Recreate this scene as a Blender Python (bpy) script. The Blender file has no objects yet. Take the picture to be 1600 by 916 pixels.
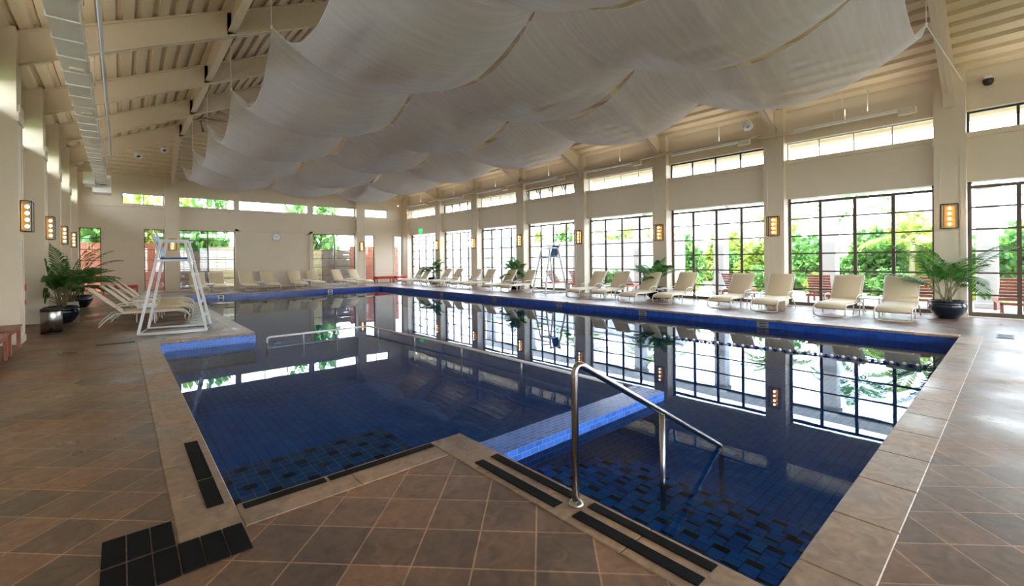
import bpy, math, random
from mathutils import Vector, Matrix
random.seed(7)
C = bpy.context.scene.collection
sc = bpy.context.scene
PI = math.pi

# ------------------------------------------------------------------ camera
def cam_axes(yaw, pitch, roll):
    y, p, r = (math.radians(a) for a in (yaw, pitch, roll))
    F = Vector((math.sin(y)*math.cos(p), math.cos(y)*math.cos(p), math.sin(p)))
    R = Vector((math.cos(y), -math.sin(y), 0)); U = R.cross(F)
    return F, R*math.cos(r)+U*math.sin(r), -R*math.sin(r)+U*math.cos(r)
F_, R_, U_ = cam_axes(41.312, -0.141, -0.598)
cam = bpy.data.objects.new('camera', bpy.data.cameras.new('camera')); C.objects.link(cam)
m = Matrix.Identity(4)
for i in range(3):
    m[i][0] = R_[i]; m[i][1] = U_[i]; m[i][2] = -F_[i]
m[2][3] = 1.5
cam.matrix_world = m
cam.data.sensor_width = 36; cam.data.lens = 696.55/1600*36
cam.data.shift_x = 0; cam.data.shift_y = -(458-406.68)/1600
cam.data.clip_start = .05; cam.data.clip_end = 400
sc.camera = cam

# ------------------------------------------------------------------ light
EXPOSURE = 2.75
WORLD = 2.7
SUN = 2.8
w = bpy.data.worlds.new('sky'); sc.world = w; w.use_nodes = True
nt = w.node_tree; nt.nodes.clear()
out = nt.nodes.new('ShaderNodeOutputWorld'); bg = nt.nodes.new('ShaderNodeBackground')
tc = nt.nodes.new('ShaderNodeTexCoord'); sep = nt.nodes.new('ShaderNodeSeparateXYZ'); rp = nt.nodes.new('ShaderNodeValToRGB')
nt.links.new(tc.outputs['Generated'], sep.inputs[0]); nt.links.new(sep.outputs['Z'], rp.inputs[0])
rp.color_ramp.elements[0].position = 0.0; rp.color_ramp.elements[0].color = (.95, .97, 1, 1)
rp.color_ramp.elements[1].position = .6; rp.color_ramp.elements[1].color = (.62, .78, 1, 1)
nt.links.new(rp.outputs[0], bg.inputs[0]); bg.inputs[1].default_value = WORLD
nt.links.new(bg.outputs[0], out.inputs[0])
sun = bpy.data.objects.new('sun', bpy.data.lights.new('sun', 'SUN')); C.objects.link(sun)
sun.data.energy = SUN; sun.data.angle = math.radians(3); sun.data.color = (1, .95, .86)
d = Vector((math.cos(math.radians(62))*.85, math.cos(math.radians(62))*.45, -math.sin(math.radians(62))))
sun.rotation_euler = d.to_track_quat('-Z', 'Y').to_euler()
sun.location = (-30, -10, 30)
# added warm fill lights over cable tray (right) and air duct (left), brightening roof
def roof_fill_light(x, y, z, tilt, e, L=2.6):
    a = bpy.data.lights.new('roof_fill_light', 'AREA'); a.shape = 'RECTANGLE'; a.size = .10; a.size_y = L; a.energy = e; a.color = (1, .90, .74)
    o = bpy.data.objects.new('roof_fill_light', a); C.objects.link(o); o.location = (x, y, z); o.rotation_euler = (0, PI-tilt, 0); return o
UP = 3.2
for k in range(-1, 8):
    yy = 1.1+3.85*k
    roof_fill_light(14.72, yy+2.0, 5.29, .45, UP*.45); roof_fill_light(-.57, yy+2.0, 5.275, -.45, UP*.7)
sc.view_settings.view_transform = 'Standard'; sc.view_settings.look = 'None'
sc.view_settings.exposure = EXPOSURE; sc.view_settings.gamma = 1; sc.view_settings.use_curve_mapping = False
sc.cycles.max_bounces = 14; sc.cycles.diffuse_bounces = 7; sc.cycles.glossy_bounces = 5
sc.cycles.transmission_bounces = 6; sc.cycles.transparent_max_bounces = 24
sc.cycles.sample_clamp_indirect = 8; sc.cycles.use_denoising = True
sc.cycles.caustics_reflective = False; sc.cycles.caustics_refractive = False

# ------------------------------------------------------------------ mesh builder
class MB:
    def __init__(s): s.v = []; s.f = []; s.sm = []
    def add(s, vs, fs, smooth=False):
        n = len(s.v); s.v += [tuple(p) for p in vs]
        for f in fs: s.f.append(tuple(i+n for i in f)); s.sm.append(smooth)
        return s
    def box(s, x0, x1, y0, y1, z0, z1):
        vs = [(x0,y0,z0),(x1,y0,z0),(x1,y1,z0),(x0,y1,z0),(x0,y0,z1),(x1,y0,z1),(x1,y1,z1),(x0,y1,z1)]
        return s.add(vs, [(0,3,2,1),(4,5,6,7),(0,1,5,4),(1,2,6,5),(2,3,7,6),(3,0,4,7)])
    def bbox(s, x0, x1, y0, y1, z0, z1, b=.01):
        """box with chamfered edges"""
        vs = []
        for z, i in ((z0, b), (z0+b, 0), (z1-b, 0), (z1, b)):
            q = b if i == 0 else 0
            vs += [(x0+i+ (b if i==0 else b), y0+i, z), (x1-i-b, y0+i, z), (x1-i, y0+i+b, z), (x1-i, y1-i-b, z),
                   (x1-i-b, y1-i, z), (x0+i+b, y1-i, z), (x0+i, y1-i-b, z), (x0+i, y0+i+b, z)]
        fs = [tuple(range(7,-1,-1)), tuple(range(24,32))]
        for k in range(3):
            for j in range(8):
                fs.append((k*8+j, k*8+(j+1)%8, (k+1)*8+(j+1)%8, (k+1)*8+j))
        return s.add(vs, fs)
    def bar(s, p0, p1, w, h, up=(0,0,1)):
        p0, p1 = Vector(p0), Vector(p1); d = (p1-p0).normalized(); up = Vector(up)
        sd = d.cross(up).normalized()*w/2; u = sd.cross(d).normalized()*h/2
        vs = [p0-sd-u, p0+sd-u, p0+sd+u, p0-sd+u, p1-sd-u, p1+sd-u, p1+sd+u, p1-sd+u]
        return s.add(vs, [(0,1,2,3),(4,7,6,5),(0,4,5,1),(1,5,6,2),(2,6,7,3),(3,7,4,0)])
    def tube(s, pts, r, n=8, closed=False):
        pts = [Vector(p) for p in pts]; N = len(pts); rs = r if isinstance(r, (list, tuple)) else [r]*N
        vs = []; prev = None
        for i, p in enumerate(pts):
            if closed: d = pts[(i+1)%N]-pts[i-1]
            else: d = pts[min(i+1, N-1)]-pts[max(i-1, 0)]
            d.normalize()
            if prev is None:
                a = Vector((0,0,1)) if abs(d.z) < .9 else Vector((1,0,0)); e = d.cross(a).normalized()
            else:
                e = prev-d*prev.dot(d); e.normalize()
            prev = e; g = d.cross(e)
            for k in range(n):
                t = 2*PI*k/n; vs.append(p+(e*math.cos(t)+g*math.sin(t))*rs[i])
        fs = []
        for i in range(N if closed else N-1):
            j = (i+1)%N
            for k in range(n): fs.append((i*n+k, i*n+(k+1)%n, j*n+(k+1)%n, j*n+k))
        if not closed: fs += [tuple(range(n-1,-1,-1)), tuple((N-1)*n+k for k in range(n))]
        return s.add(vs, fs, True)
    def lathe(s, prof, n=24, c=(0,0,0), cap=True, smooth=True):
        vs = [(c[0]+r*math.cos(2*PI*k/n), c[1]+r*math.sin(2*PI*k/n), c[2]+z) for r, z in prof for k in range(n)]
        fs = [(i*n+k, i*n+(k+1)%n, (i+1)*n+(k+1)%n, (i+1)*n+k) for i in range(len(prof)-1) for k in range(n)]
        if cap: fs += [tuple(range(n-1,-1,-1)), tuple((len(prof)-1)*n+k for k in range(n))]
        return s.add(vs, fs, smooth)
    def prism(s, pts, y0, y1, axis='y'):
        """2D outline extruded along an axis; pts are (a,z) for y / x, (x,y) for z"""
        n = len(pts)
        if axis == 'y': vs = [(a, y0, z) for a, z in pts]+[(a, y1, z) for a, z in pts]
        elif axis == 'x': vs = [(y0, a, z) for a, z in pts]+[(y1, a, z) for a, z in pts]
        else: vs = [(a, b, y0) for a, b in pts]+[(a, b, y1) for a, b in pts]
        return s.add(vs, [tuple(range(n)), tuple(range(2*n-1, n-1, -1))]+[(i, n+i, n+(i+1)%n, (i+1)%n) for i in range(n)])
    def build(s, name, mt, parent=None, tagd=None, loc=None):
        me = bpy.data.meshes.new(name); me.from_pydata(s.v, [], s.f); me.update()
        me.polygons.foreach_set('use_smooth', s.sm)
        uv = me.uv_layers.new(name='UVMap').data
        for p in me.polygons:
            n = p.normal; a = max(range(3), key=lambda i: abs(n[i]))
            for li in p.loop_indices:
                co = me.vertices[me.loops[li].vertex_index].co
                uv[li].uv = ((co.y, co.z), (co.x, co.z), (co.x, co.y))[a]
        me.materials.append(mt)
        o = bpy.data.objects.new(name, me); C.objects.link(o)
        if parent: o.parent = parent
        if loc: o.location = loc
        if tagd: tag(o, **tagd)
        return o
def tag(o, label=None, cat=None, group=None, kind=None):
    if label: o['label'] = label
    if cat: o['category'] = cat
    if group: o['group'] = group
    if kind: o['kind'] = kind
    return o
def thing(name, label, cat, loc=(0,0,0), rz=0, group=None):
    o = bpy.data.objects.new(name, None); C.objects.link(o); o.empty_display_size = .1
    o.location = loc; o.rotation_euler = (0, 0, rz)
    return tag(o, label, cat, group)
def kids(o): return [c for c in bpy.data.objects if c.parent == o]
KC = {}
def dup(root, label, loc, rz=0, group=None):
    if root.name not in KC: KC[root.name] = [(c, kids(c)) for c in kids(root)]
    r = root.copy(); C.objects.link(r); r.location = loc; r.rotation_euler = (0, 0, rz); r['label'] = label
    if group: r['group'] = group
    for c, gs in KC[root.name]:
        k = c.copy(); C.objects.link(k); k.parent = r
        for g in gs:
            h = g.copy(); C.objects.link(h); h.parent = k
    return r
def struct(mb, name, mt, label=None):
    o = mb.build(name, mt); o['kind'] = 'structure'
    if label: o['label'] = label
    return o

# ------------------------------------------------------------------ materials
def mat(name, col, rough=.5, metal=0, var=.06, scale=6, bump=0, emit=None, es=0, spec=.5, alpha=None):
    M = bpy.data.materials.new(name); M.use_nodes = True; t = M.node_tree; b = t.nodes['Principled BSDF']
    b.inputs['Roughness'].default_value = rough; b.inputs['Metallic'].default_value = metal
    b.inputs['Specular IOR Level'].default_value = spec
    tc = t.nodes.new('ShaderNodeTexCoord'); n = t.nodes.new('ShaderNodeTexNoise'); n.inputs['Scale'].default_value = scale
    n.inputs['Detail'].default_value = 4
    mx = t.nodes.new('ShaderNodeMix'); mx.data_type = 'RGBA'
    t.links.new(tc.outputs['Object'], n.inputs['Vector']); t.links.new(n.outputs['Fac'], mx.inputs[0])
    mx.inputs[6].default_value = (*[c*(1-var) for c in col], 1); mx.inputs[7].default_value = (*[min(1, c*(1+var)) for c in col], 1)
    t.links.new(mx.outputs[2], b.inputs['Base Color'])
    if bump:
        bp = t.nodes.new('ShaderNodeBump'); bp.inputs['Strength'].default_value = bump; bp.inputs['Distance'].default_value = .01
        t.links.new(n.outputs['Fac'], bp.inputs['Height']); t.links.new(bp.outputs[0], b.inputs['Normal'])
    if emit:
        b.inputs['Emission Color'].default_value = (*emit, 1); b.inputs['Emission Strength'].default_value = es
    return M
def brick_mat(name, c1, c2, cm, bw, bh, mortar, coord='UV', rot=0, loc=(0,0,0), rough=.4, offset=0, bumps=.3, slate=False, spec=.5, dots=None):
    M = bpy.data.materials.new(name); M.use_nodes = True; t = M.node_tree; L = t.links.new; N = t.nodes.new
    b = t.nodes['Principled BSDF']; tc = N('ShaderNodeTexCoord'); mp = N('ShaderNodeMapping')
    mp.inputs['Rotation'].default_value = (0, 0, rot); mp.inputs['Location'].default_value = loc
    br = N('ShaderNodeTexBrick'); br.offset = offset; br.squash = 1
    br.inputs['Scale'].default_value = 1; br.inputs['Brick Width'].default_value = bw; br.inputs['Row Height'].default_value = bh
    br.inputs['Mortar Size'].default_value = mortar; br.inputs['Mortar Smooth'].default_value = .2; br.inputs['Bias'].default_value = 0
    br.inputs['Color1'].default_value = (*c1, 1); br.inputs['Color2'].default_value = (*c2, 1); br.inputs['Mortar'].default_value = (*cm, 1)
    L(tc.outputs[coord], mp.inputs[0]); L(mp.outputs[0], br.inputs[0])
    b.inputs['Specular IOR Level'].default_value = spec
    col = br.outputs['Color']
    bp = N('ShaderNodeBump'); bp.inputs['Strength'].default_value = bumps; bp.inputs['Distance'].default_value = .004
    inv = N('ShaderNodeMath'); inv.operation = 'SUBTRACT'; inv.inputs[0].default_value = 1; L(br.outputs['Fac'], inv.inputs[1])
    hgt = inv.outputs[0]
    if dots:
        def ma(op, a, b=None):
            q = N('ShaderNodeMath'); q.operation = op
            for i_, v in enumerate((a, b)):
                if v is None: continue
                if isinstance(v, (int, float)): q.inputs[i_].default_value = v
                else: L(v, q.inputs[i_])
            return q.outputs[0]
        sx = N('ShaderNodeSeparateXYZ'); L(tc.outputs[coord], sx.inputs[0])
        row = ma('FLOOR', ma('DIVIDE', sx.outputs[1], dots[1])); hf = ma('MULTIPLY', ma('FLOORED_MODULO', row, 2), .5)
        uu = ma('FRACT', ma('ADD', ma('DIVIDE', sx.outputs[0], dots[0]), hf)); vv = ma('FRACT', ma('DIVIDE', sx.outputs[1], dots[1]))
        msk = ma('MULTIPLY', ma('LESS_THAN', uu, .1/dots[0]), ma('LESS_THAN', vv, .1/dots[1]))
        mx = N('ShaderNodeMix'); mx.data_type = 'RGBA'; L(msk, mx.inputs[0]); L(col, mx.inputs[6]); mx.inputs[7].default_value = (.012,.012,.014,1)
        col = mx.outputs[2]
    if slate:
        n1 = N('ShaderNodeTexNoise'); n1.inputs['Scale'].default_value = 1.1; n1.inputs['Detail'].default_value = 5
        n2 = N('ShaderNodeTexNoise'); n2.inputs['Scale'].default_value = 9; n2.inputs['Detail'].default_value = 8; n2.inputs['Distortion'].default_value = 1.2
        for n in (n1, n2): L(tc.outputs['Object'], n.inputs[0])
        r1 = N('ShaderNodeValToRGB'); e = r1.color_ramp.elements; e[0].position = .3; e[0].color = (.62,.62,.64,1); e[1].position = .72; e[1].color = (1.2,1.05,.85,1)
        L(n1.outputs['Fac'], r1.inputs[0]); mm = N('ShaderNodeMix'); mm.data_type = 'RGBA'; mm.blend_type = 'MULTIPLY'; mm.inputs[0].default_value = 1
        L(col, mm.inputs[6]); L(r1.outputs[0], mm.inputs[7])
        r2 = N('ShaderNodeValToRGB'); e = r2.color_ramp.elements; e[0].position = .3; e[0].color = (.6,.6,.6,1); e[1].position = .75; e[1].color = (1.35,1.3,1.2,1)
        L(n2.outputs['Fac'], r2.inputs[0]); m3 = N('ShaderNodeMix'); m3.data_type = 'RGBA'; m3.blend_type = 'MULTIPLY'; m3.inputs[0].default_value = .8
        L(mm.outputs[2], m3.inputs[6]); L(r2.outputs[0], m3.inputs[7]); col = m3.outputs[2]
        ad = N('ShaderNodeMath'); ad.operation = 'MULTIPLY_ADD'; L(n2.outputs['Fac'], ad.inputs[0]); ad.inputs[1].default_value = slate; L(hgt, ad.inputs[2]); hgt = ad.outputs[0]
        rr = N('ShaderNodeMapRange'); rr.inputs[1].default_value = .3; rr.inputs[2].default_value = .7; rr.inputs[3].default_value = rough-.12; rr.inputs[4].default_value = rough+.15
        L(n1.outputs['Fac'], rr.inputs[0]); L(rr.outputs[0], b.inputs['Roughness'])
    else: b.inputs['Roughness'].default_value = rough
    L(col, b.inputs['Base Color']); L(hgt, bp.inputs['Height']); L(bp.outputs[0], b.inputs['Normal'])
    return M
def glass_mat(name, tint=(.96,.98,.98), refl=1.0):
    M = bpy.data.materials.new(name); M.use_nodes = True; t = M.node_tree; t.nodes.clear(); N = t.nodes.new; L = t.links.new
    o = N('ShaderNodeOutputMaterial'); mx = N('ShaderNodeMixShader'); tr = N('ShaderNodeBsdfTransparent'); gl = N('ShaderNodeBsdfGlossy'); fr = N('ShaderNodeFresnel')
    ge = N('ShaderNodeNewGeometry'); ir = N('ShaderNodeMapRange'); ir.inputs[3].default_value = 1.45; ir.inputs[4].default_value = 1/1.45
    L(ge.outputs['Backfacing'], ir.inputs[0]); L(ir.outputs[0], fr.inputs[0]); tr.inputs[0].default_value = (*tint, 1); gl.inputs['Roughness'].default_value = .0
    L(fr.outputs[0], mx.inputs[0]); L(tr.outputs[0], mx.inputs[1]); L(gl.outputs[0], mx.inputs[2]); L(mx.outputs[0], o.inputs[0]); return M
def water_mat():
    M = bpy.data.materials.new('pool_water'); M.use_nodes = True; t = M.node_tree; t.nodes.clear(); N = t.nodes.new; L = t.links.new
    o = N('ShaderNodeOutputMaterial'); mx = N('ShaderNodeMixShader'); tr = N('ShaderNodeBsdfTransparent'); gl = N('ShaderNodeBsdfGlossy'); fr = N('ShaderNodeFresnel')
    fr.inputs[0].default_value = 1.23; tr.inputs[0].default_value = (.55, .90, 1, 1); gl.inputs['Roughness'].default_value = .0
    gl.inputs[0].default_value = (.78, .87, 1, 1)
    tc = N('ShaderNodeTexCoord'); n = N('ShaderNodeTexNoise'); n.inputs['Scale'].default_value = 1.3; n.inputs['Detail'].default_value = 1.5
    bp = N('ShaderNodeBump'); bp.inputs['Strength'].default_value = .05; bp.inputs['Distance'].default_value = .02
    L(tc.outputs['Object'], n.inputs[0]); L(n.outputs['Fac'], bp.inputs['Height']); L(bp.outputs[0], gl.inputs['Normal'])
    L(fr.outputs[0], mx.inputs[0]); L(tr.outputs[0], mx.inputs[1]); L(gl.outputs[0], mx.inputs[2]); L(mx.outputs[0], o.inputs[0]); return M
def cloth_mat():
    M = bpy.data.materials.new('sheer_voile'); M.use_nodes = True; t = M.node_tree; t.nodes.clear(); N = t.nodes.new; L = t.links.new
    o = N('ShaderNodeOutputMaterial'); a = N('ShaderNodeMixShader'); b = N('ShaderNodeMixShader')
    df = N('ShaderNodeBsdfDiffuse'); tl = N('ShaderNodeBsdfTranslucent'); tr = N('ShaderNodeBsdfTransparent')
    df.inputs[0].default_value = (.90,.92,1,1); tl.inputs[0].default_value = (.92,.94,1,1)
    tc = N('ShaderNodeTexCoord'); mp = N('ShaderNodeMapping'); mp.inputs['Scale'].default_value = (.6, 9, 1)
    n = N('ShaderNodeTexNoise'); n.inputs['Scale'].default_value = 1.5; n.inputs['Detail'].default_value = 3
    L(tc.outputs['UV'], mp.inputs[0]); L(mp.outputs[0], n.inputs[0])
    rr = N('ShaderNodeMapRange'); rr.inputs[1].default_value = .3; rr.inputs[2].default_value = .7; rr.inputs[3].default_value = .34; rr.inputs[4].default_value = .42
    L(n.outputs['Fac'], rr.inputs[0])
    a.inputs[0].default_value = .5; L(df.outputs[0], a.inputs[1]); L(tl.outputs[0], a.inputs[2])
    L(rr.outputs[0], b.inputs[0]); L(a.outputs[0], b.inputs[1]); L(tr.outputs[0], b.inputs[2]); L(b.outputs[0], o.inputs[0]); return M
def leaf_mat(name, c1, c2):
    M = bpy.data.materials.new(name); M.use_nodes = True; t = M.node_tree; b = t.nodes['Principled BSDF']; N = t.nodes.new; L = t.links.new
    g = N('ShaderNodeNewGeometry'); r = N('ShaderNodeValToRGB'); r.color_ramp.elements[0].color = (*c1,1); r.color_ramp.elements[1].color = (*c2,1)
    L(g.outputs['Random Per Island'], r.inputs[0]); L(r.outputs[0], b.inputs['Base Color']); b.inputs['Roughness'].default_value = .45
    tl = N('ShaderNodeBsdfTranslucent'); L(r.outputs[0], tl.inputs[0]); mx = N('ShaderNodeMixShader'); mx.inputs[0].default_value = .4
    L(b.outputs[0], mx.inputs[1]); L(tl.outputs[0], mx.inputs[2]); L(mx.outputs[0], t.nodes['Material Output'].inputs[0]); return M

WALL = mat('cream_wall_paint', (.71,.61,.47), .6, var=.03, scale=2)
WALLT = mat('cream_trim_paint', (.75,.66,.53), .5, var=.03)
STEEL = mat('cream_painted_steel', (.68,.57,.45), .5, var=.03)
DECKR = mat('beige_roof_decking', (.66,.55,.39), .5, var=.05)
DUCT = mat('white_duct_paint', (.86,.84,.80), .4, var=.04)
SLATE = brick_mat('brown_slate_deck', (.29,.17,.115), (.155,.11,.09), (.46,.30,.20), .305, .305, .005, 'Object', -PI/4, (-.0056,-.0396,0), .36, bumps=.5, slate=.55, spec=.5)
STONE = brick_mat('coping_stone', (.40,.29,.22), (.33,.24,.19), (.33,.24,.18), 9, 9, .0, 'Object', rough=.36, slate=.12, bumps=.25)
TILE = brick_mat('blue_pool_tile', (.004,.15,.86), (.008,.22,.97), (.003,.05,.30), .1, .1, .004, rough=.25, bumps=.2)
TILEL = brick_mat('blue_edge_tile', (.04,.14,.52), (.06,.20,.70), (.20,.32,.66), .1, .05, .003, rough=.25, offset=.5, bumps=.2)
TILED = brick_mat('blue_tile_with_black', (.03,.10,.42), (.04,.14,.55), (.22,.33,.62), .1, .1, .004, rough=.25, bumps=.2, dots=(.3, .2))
TILEN = brick_mat('blue_stair_nosing_tile', (.004,.15,.86), (.008,.22,.97), (.003,.05,.30), .1, .1, .004, rough=.25, bumps=.2, dots=(.35, .1))
WATER = water_mat(); GLASS = glass_mat('window_glass')
CLOTH = cloth_mat()
BRONZE = mat('bronze_window_frame', (.10,.065,.045), .45, var=.1)
IRON = mat('dark_metal_frame', (.02,.02,.025), .4)
WHITE = mat('white_painted_metal', (.80,.80,.80), .35, var=.02)
ALU = mat('cream_lounger_frame', (.74,.70,.62), .35)
SLING = mat('cream_sling_fabric', (.72,.58,.38), .75, var=.05, scale=60, bump=.1)
INOX = mat('brushed_stainless_steel', (.42,.40,.38), .25, 1, var=.1, scale=20)
BLACKMAT = mat('black_grip_strip', (.006,.006,.007), .8, var=.3, scale=200, bump=.3, spec=.12)
NAVYPOT = mat('navy_glazed_pot', (.006,.012,.022), .12)
SOIL = mat('potting_soil', (.05,.035,.02), .9, scale=40, bump=.5)
BARK = mat('palm_stem', (.22,.19,.09), .7, var=.3, scale=20)
LEAF = leaf_mat('palm_leaf', (.02,.10,.010), (.07,.23,.03))
LEAFB = leaf_mat('garden_leaf', (.05,.16,.04), (.18,.34,.07))
LEAFY = leaf_mat('yellow_green_leaf', (.12,.24,.03), (.42,.44,.08))
REDWOOD = mat('red_brown_wood', (.26,.07,.03), .4, var=.2, scale=14)
RED = mat('red_vinyl_cushion', (.55,.03,.02), .4)
BLUE = mat('blue_seat_plastic', (.02,.13,.35), .35)
BULB = mat('glowing_bulb', (1,.8,.5), .4, emit=(1,.62,.25), es=3.2)
AMBER = mat('amber_reflector', (.60,.34,.10), .35, metal=.6)
GREEN = mat('exit_sign_green', (.01,.30,.08), .4, emit=(.01,.5,.12), es=.5)
WHT = mat('sign_white', (.85,.85,.85), .4)
BLK = mat('matte_black', (.015,.015,.015), .5)
PATIO = brick_mat('pale_patio_paving', (.42,.38,.33), (.38,.34,.30), (.3,.27,.23), .5, .5, .006, 'Object', rough=.7)
LAWN = mat('lawn', (.11,.14,.06), .9, var=.4, scale=4, bump=.4)
GWALL = mat('white_garden_wall', (.50,.50,.50), .7)
REDWALL = mat('terracotta_screen', (.36,.12,.07), .7, var=.25, scale=3)
MAUVE = mat('taupe_screen', (.24,.18,.165), .7, var=.1)
FENCE = mat('cream_fence', (.60,.52,.33), .7, var=.1)

# ------------------------------------------------------------------ key dimensions
XL, XR, YF, YB = -1.8, 15.39, -6.6, 28.8       # room
PXL, PXR = -1.43, 15.04                        # pilaster faces
COLY = [1.1+3.85*k for k in range(-2, 8)]      # bay lines
SL = .47
def zr(x, y):                                  # underside of the roof deck
    a = min(x-XL, XR+.01-x, YB-y)
    return 5.78+SL*a
DT, C1, C2 = 3.19, 4.40, 4.93

# ------------------------------------------------------------------ floor, coping, pool
WZ = -.20
x0, x1, x2, x6 = .52, 2.19, 11.5, 2.14
y3, y0, y5, y4 = .73, 3.2, 10.72, 24.85
cw = .3
def rects(mb, rs, z0, z1):
    for a in rs: mb.box(*a, z0, z1)
    return mb
fl = MB()
rects(fl, [(XL-.3, x0-cw, YF, 31), (x0-cw, x6-cw, y5+cw, 31), (x6-cw, x2+cw, y4+cw, 31), (x2+cw, 15.75, YF, 31),
           (x0-cw, x1-cw, YF, y0-cw), (x1-cw, x2+cw, YF, y3-cw)], -.12, 0)
struct(fl, 'floor', SLATE, 'brown slate pool deck laid diagonally')
cp = MB()
def coping(ax, a0, a1, b0, b1, L=.62):
    n = max(1, round(abs(a1-a0)/L)); s = (a1-a0)/n
    for i in range(n):
        p, q = sorted((a0+i*s, a0+(i+1)*s))
        if ax == 'x': cp.bbox(p+.002, q-.002, b0, b1, -.045, .004, .006)
        else: cp.bbox(b0, b1, p+.002, q-.002, -.045, .004, .006)
coping('y', y0-cw, y5, x0-cw, x0); coping('x', x0-cw, x6, y5, y5+cw); coping('y', y5+cw, y4, x6-cw, x6)
coping('x', x6-cw, x2, y4, y4+cw); coping('y', y3, y4+cw, x2, x2+cw); coping('x', x1-cw, x2+cw, y3-cw, y3)
coping('y', y3, y0, x1-cw, x1); coping('x', x0, x1-cw, y0-cw, y0)
struct(cp, 'trim_1', STONE, 'smooth stone coping around the pool')
# pool shell
sh = MB()
def wallx(x, ya, yb, t, zb=-1.45): sh.box(min(x, x+t), max(x, x+t), ya, yb, zb, -.046)
def wally(y, xa, xb, t, zb=-1.45): sh.box(xa, xb, min(y, y+t), max(y, y+t), zb, -.046)
TILEW = brick_mat('shaded_pool_wall_tile', (.008,.05,.30), (.014,.08,.40), (.03,.08,.30), .1, .1, .004, rough=.25, bumps=.2)  # blue pool tile again, with the shade on the side walls put into its colour
floor_sh = sh; sh = MB()
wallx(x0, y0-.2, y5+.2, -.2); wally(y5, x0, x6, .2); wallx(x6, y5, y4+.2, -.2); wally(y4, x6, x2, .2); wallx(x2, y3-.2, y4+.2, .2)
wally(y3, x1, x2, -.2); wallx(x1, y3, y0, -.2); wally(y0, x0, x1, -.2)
struct(sh, 'wall_pool', TILEW, 'blue tiled pool side walls, coloured darker for shade'); sh = floor_sh
sh.box(x0-.1, x2+.1, y3-.1, y4+.1, -1.6, -1.02)
sh.box(x0-.1, 4.62, y0-.1, 10.45, -1.45, -.60)           # shallow children's floor
sh.box(x1, 4.62, 2.9, 3.2, -1.45, -.6)
STEPZ = (-.34, -.41, -.49, -.60, -.73)
for i, zz in enumerate(STEPZ):   # entry stairs in the near pit
    sh.box(x1-.05, 2.85+.35*i, y3-.05, 2.82, -1.45, zz)
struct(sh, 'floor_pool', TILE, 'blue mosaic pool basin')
dv = MB(); dv.box(x1-.02, 4.85, 2.8, 3.12, -1.45, -.1)
dv.box(4.50, 4.85, 3.10, 3.2, -1.45, -.1)
struct(dv, 'trim_2', TILEL, 'blue tiled dividing wall standing just above the water')
blk = MB(); blk.box(x0+.001, x6-.001, y5-.012, y5-.0005, -.6, -.05); blk.box(x6+.001, x6+.012, y5, y4, -.4, -.05); 
struct(blk, 'trim_3', TILEL, 'bright blue tile face of the deck corner')
st = MB()
st.box(x0, 2.19, y0, 4.75, -.75, -.38)
struct(st, 'trim_4', TILED, 'submerged entry step of blue tile set with black tiles')
ns = MB()
for i, zz in enumerate(STEPZ[:4]):
    ns.box(2.70+.35*i, 2.852+.35*i, y3+.02, 2.78, zz-.2, zz+.003)
struct(ns, 'trim_5', TILEN, 'black and blue stair nosings under water')
wt = MB()
def quad(a, b, c, d_): wt.add([(a, c, WZ), (b, c, WZ), (b, d_, WZ), (a, d_, WZ)], [(0,1,2,3)])
quad(x1, x2, y3, y0); quad(x0, x2, y0, y5); quad(x6, x2, y5, y4)
tag(wt.build('pool_water', WATER), 'still blue water filling the pool', 'water', kind='stuff')
# depth marker plates
def plate(name, label, x, y, face, bars, group):
    r = thing(name, label, 'depth marker', (x, y, -.13), {'-x': 0, '-y': PI/2}[face], group)
    MB().bbox(-.008, .002, -.13, .13, -.07, .07, .003).build('plate', WHT if face == '-y' else bars[1], r)
    q = MB()
    for zz in bars[0]: q.box(-.011, -.0075, -.07, .07, zz-.012, zz+.012)
    q.build('marking', BLK, r); return r
GREYP = mat('grey_marker_tile', (.20,.20,.19), .4)
for yy, w_ in ((4.05,'nearest the camera'), (7.3,'second from the near end'), (10.6,'third from the near end'), (14.2,'second from the far end'), (18.2,'at the far end')):
    plate('depth_marker', f'grey depth marker tile on the right pool wall, {w_}', x2-.001, yy, '-x', ((.03,-.03), GREYP), 'grey depth markers on the right pool wall')
for xx, w_ in ((3.55, 'near the left end'), (8.6, 'near the right end')):
    plate('depth_marker', f'white depth marker plate on the far pool wall, {w_}', xx, y4-.001, '-y', ((0,.03,-.03), WHT), 'white depth markers on the far pool wall')
# black grip strips and tiles
def strip(a, b, c, d_, label):
    tag(MB().bbox(a, b, c, d_, .0045, .010, .002).build('grip_strip', BLACKMAT), label, 'grip strip', 'black anti-slip strips along the pool edge')
strip(.38, .47, 3.26, 3.70, 'short black grip strip on the left coping, nearer the corner')
strip(.38, .47, 3.72, 4.55, 'black grip strip on the left coping, farther along the pool edge')
strip(.55, 1.04, 3.10, 3.17, 'left half of the long black strip along the shallow pool step')
strip(1.06, 1.88, 3.10, 3.17, 'right half of the long black strip along the shallow pool step')
strip(1.94, 2.02, 1.85, 2.65, 'outer black strip behind the handrail, beside the dividing wall')
strip(2.09, 2.16, 1.85, 2.65, 'inner black strip behind the handrail, touching the pool edge')
strip(1.95, 2.03, .97, 1.72, 'outer black strip in front of the handrail base')
strip(2.09, 2.16, .97, 1.72, 'inner black strip in front of the handrail, along the water')
for i in range(3):
    tag(MB().bbox(-.09+.1*i+.003, .01+.1*i-.003, 2.97, 3.24, .0005, .009, .002).build('tactile_tile', BLACKMAT),
        f"black grip tile in the short far row at the pool corner, {('leftmost','middle','rightmost')[i]} of three", 'tile', 'black tiles at the pool corner')
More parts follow.
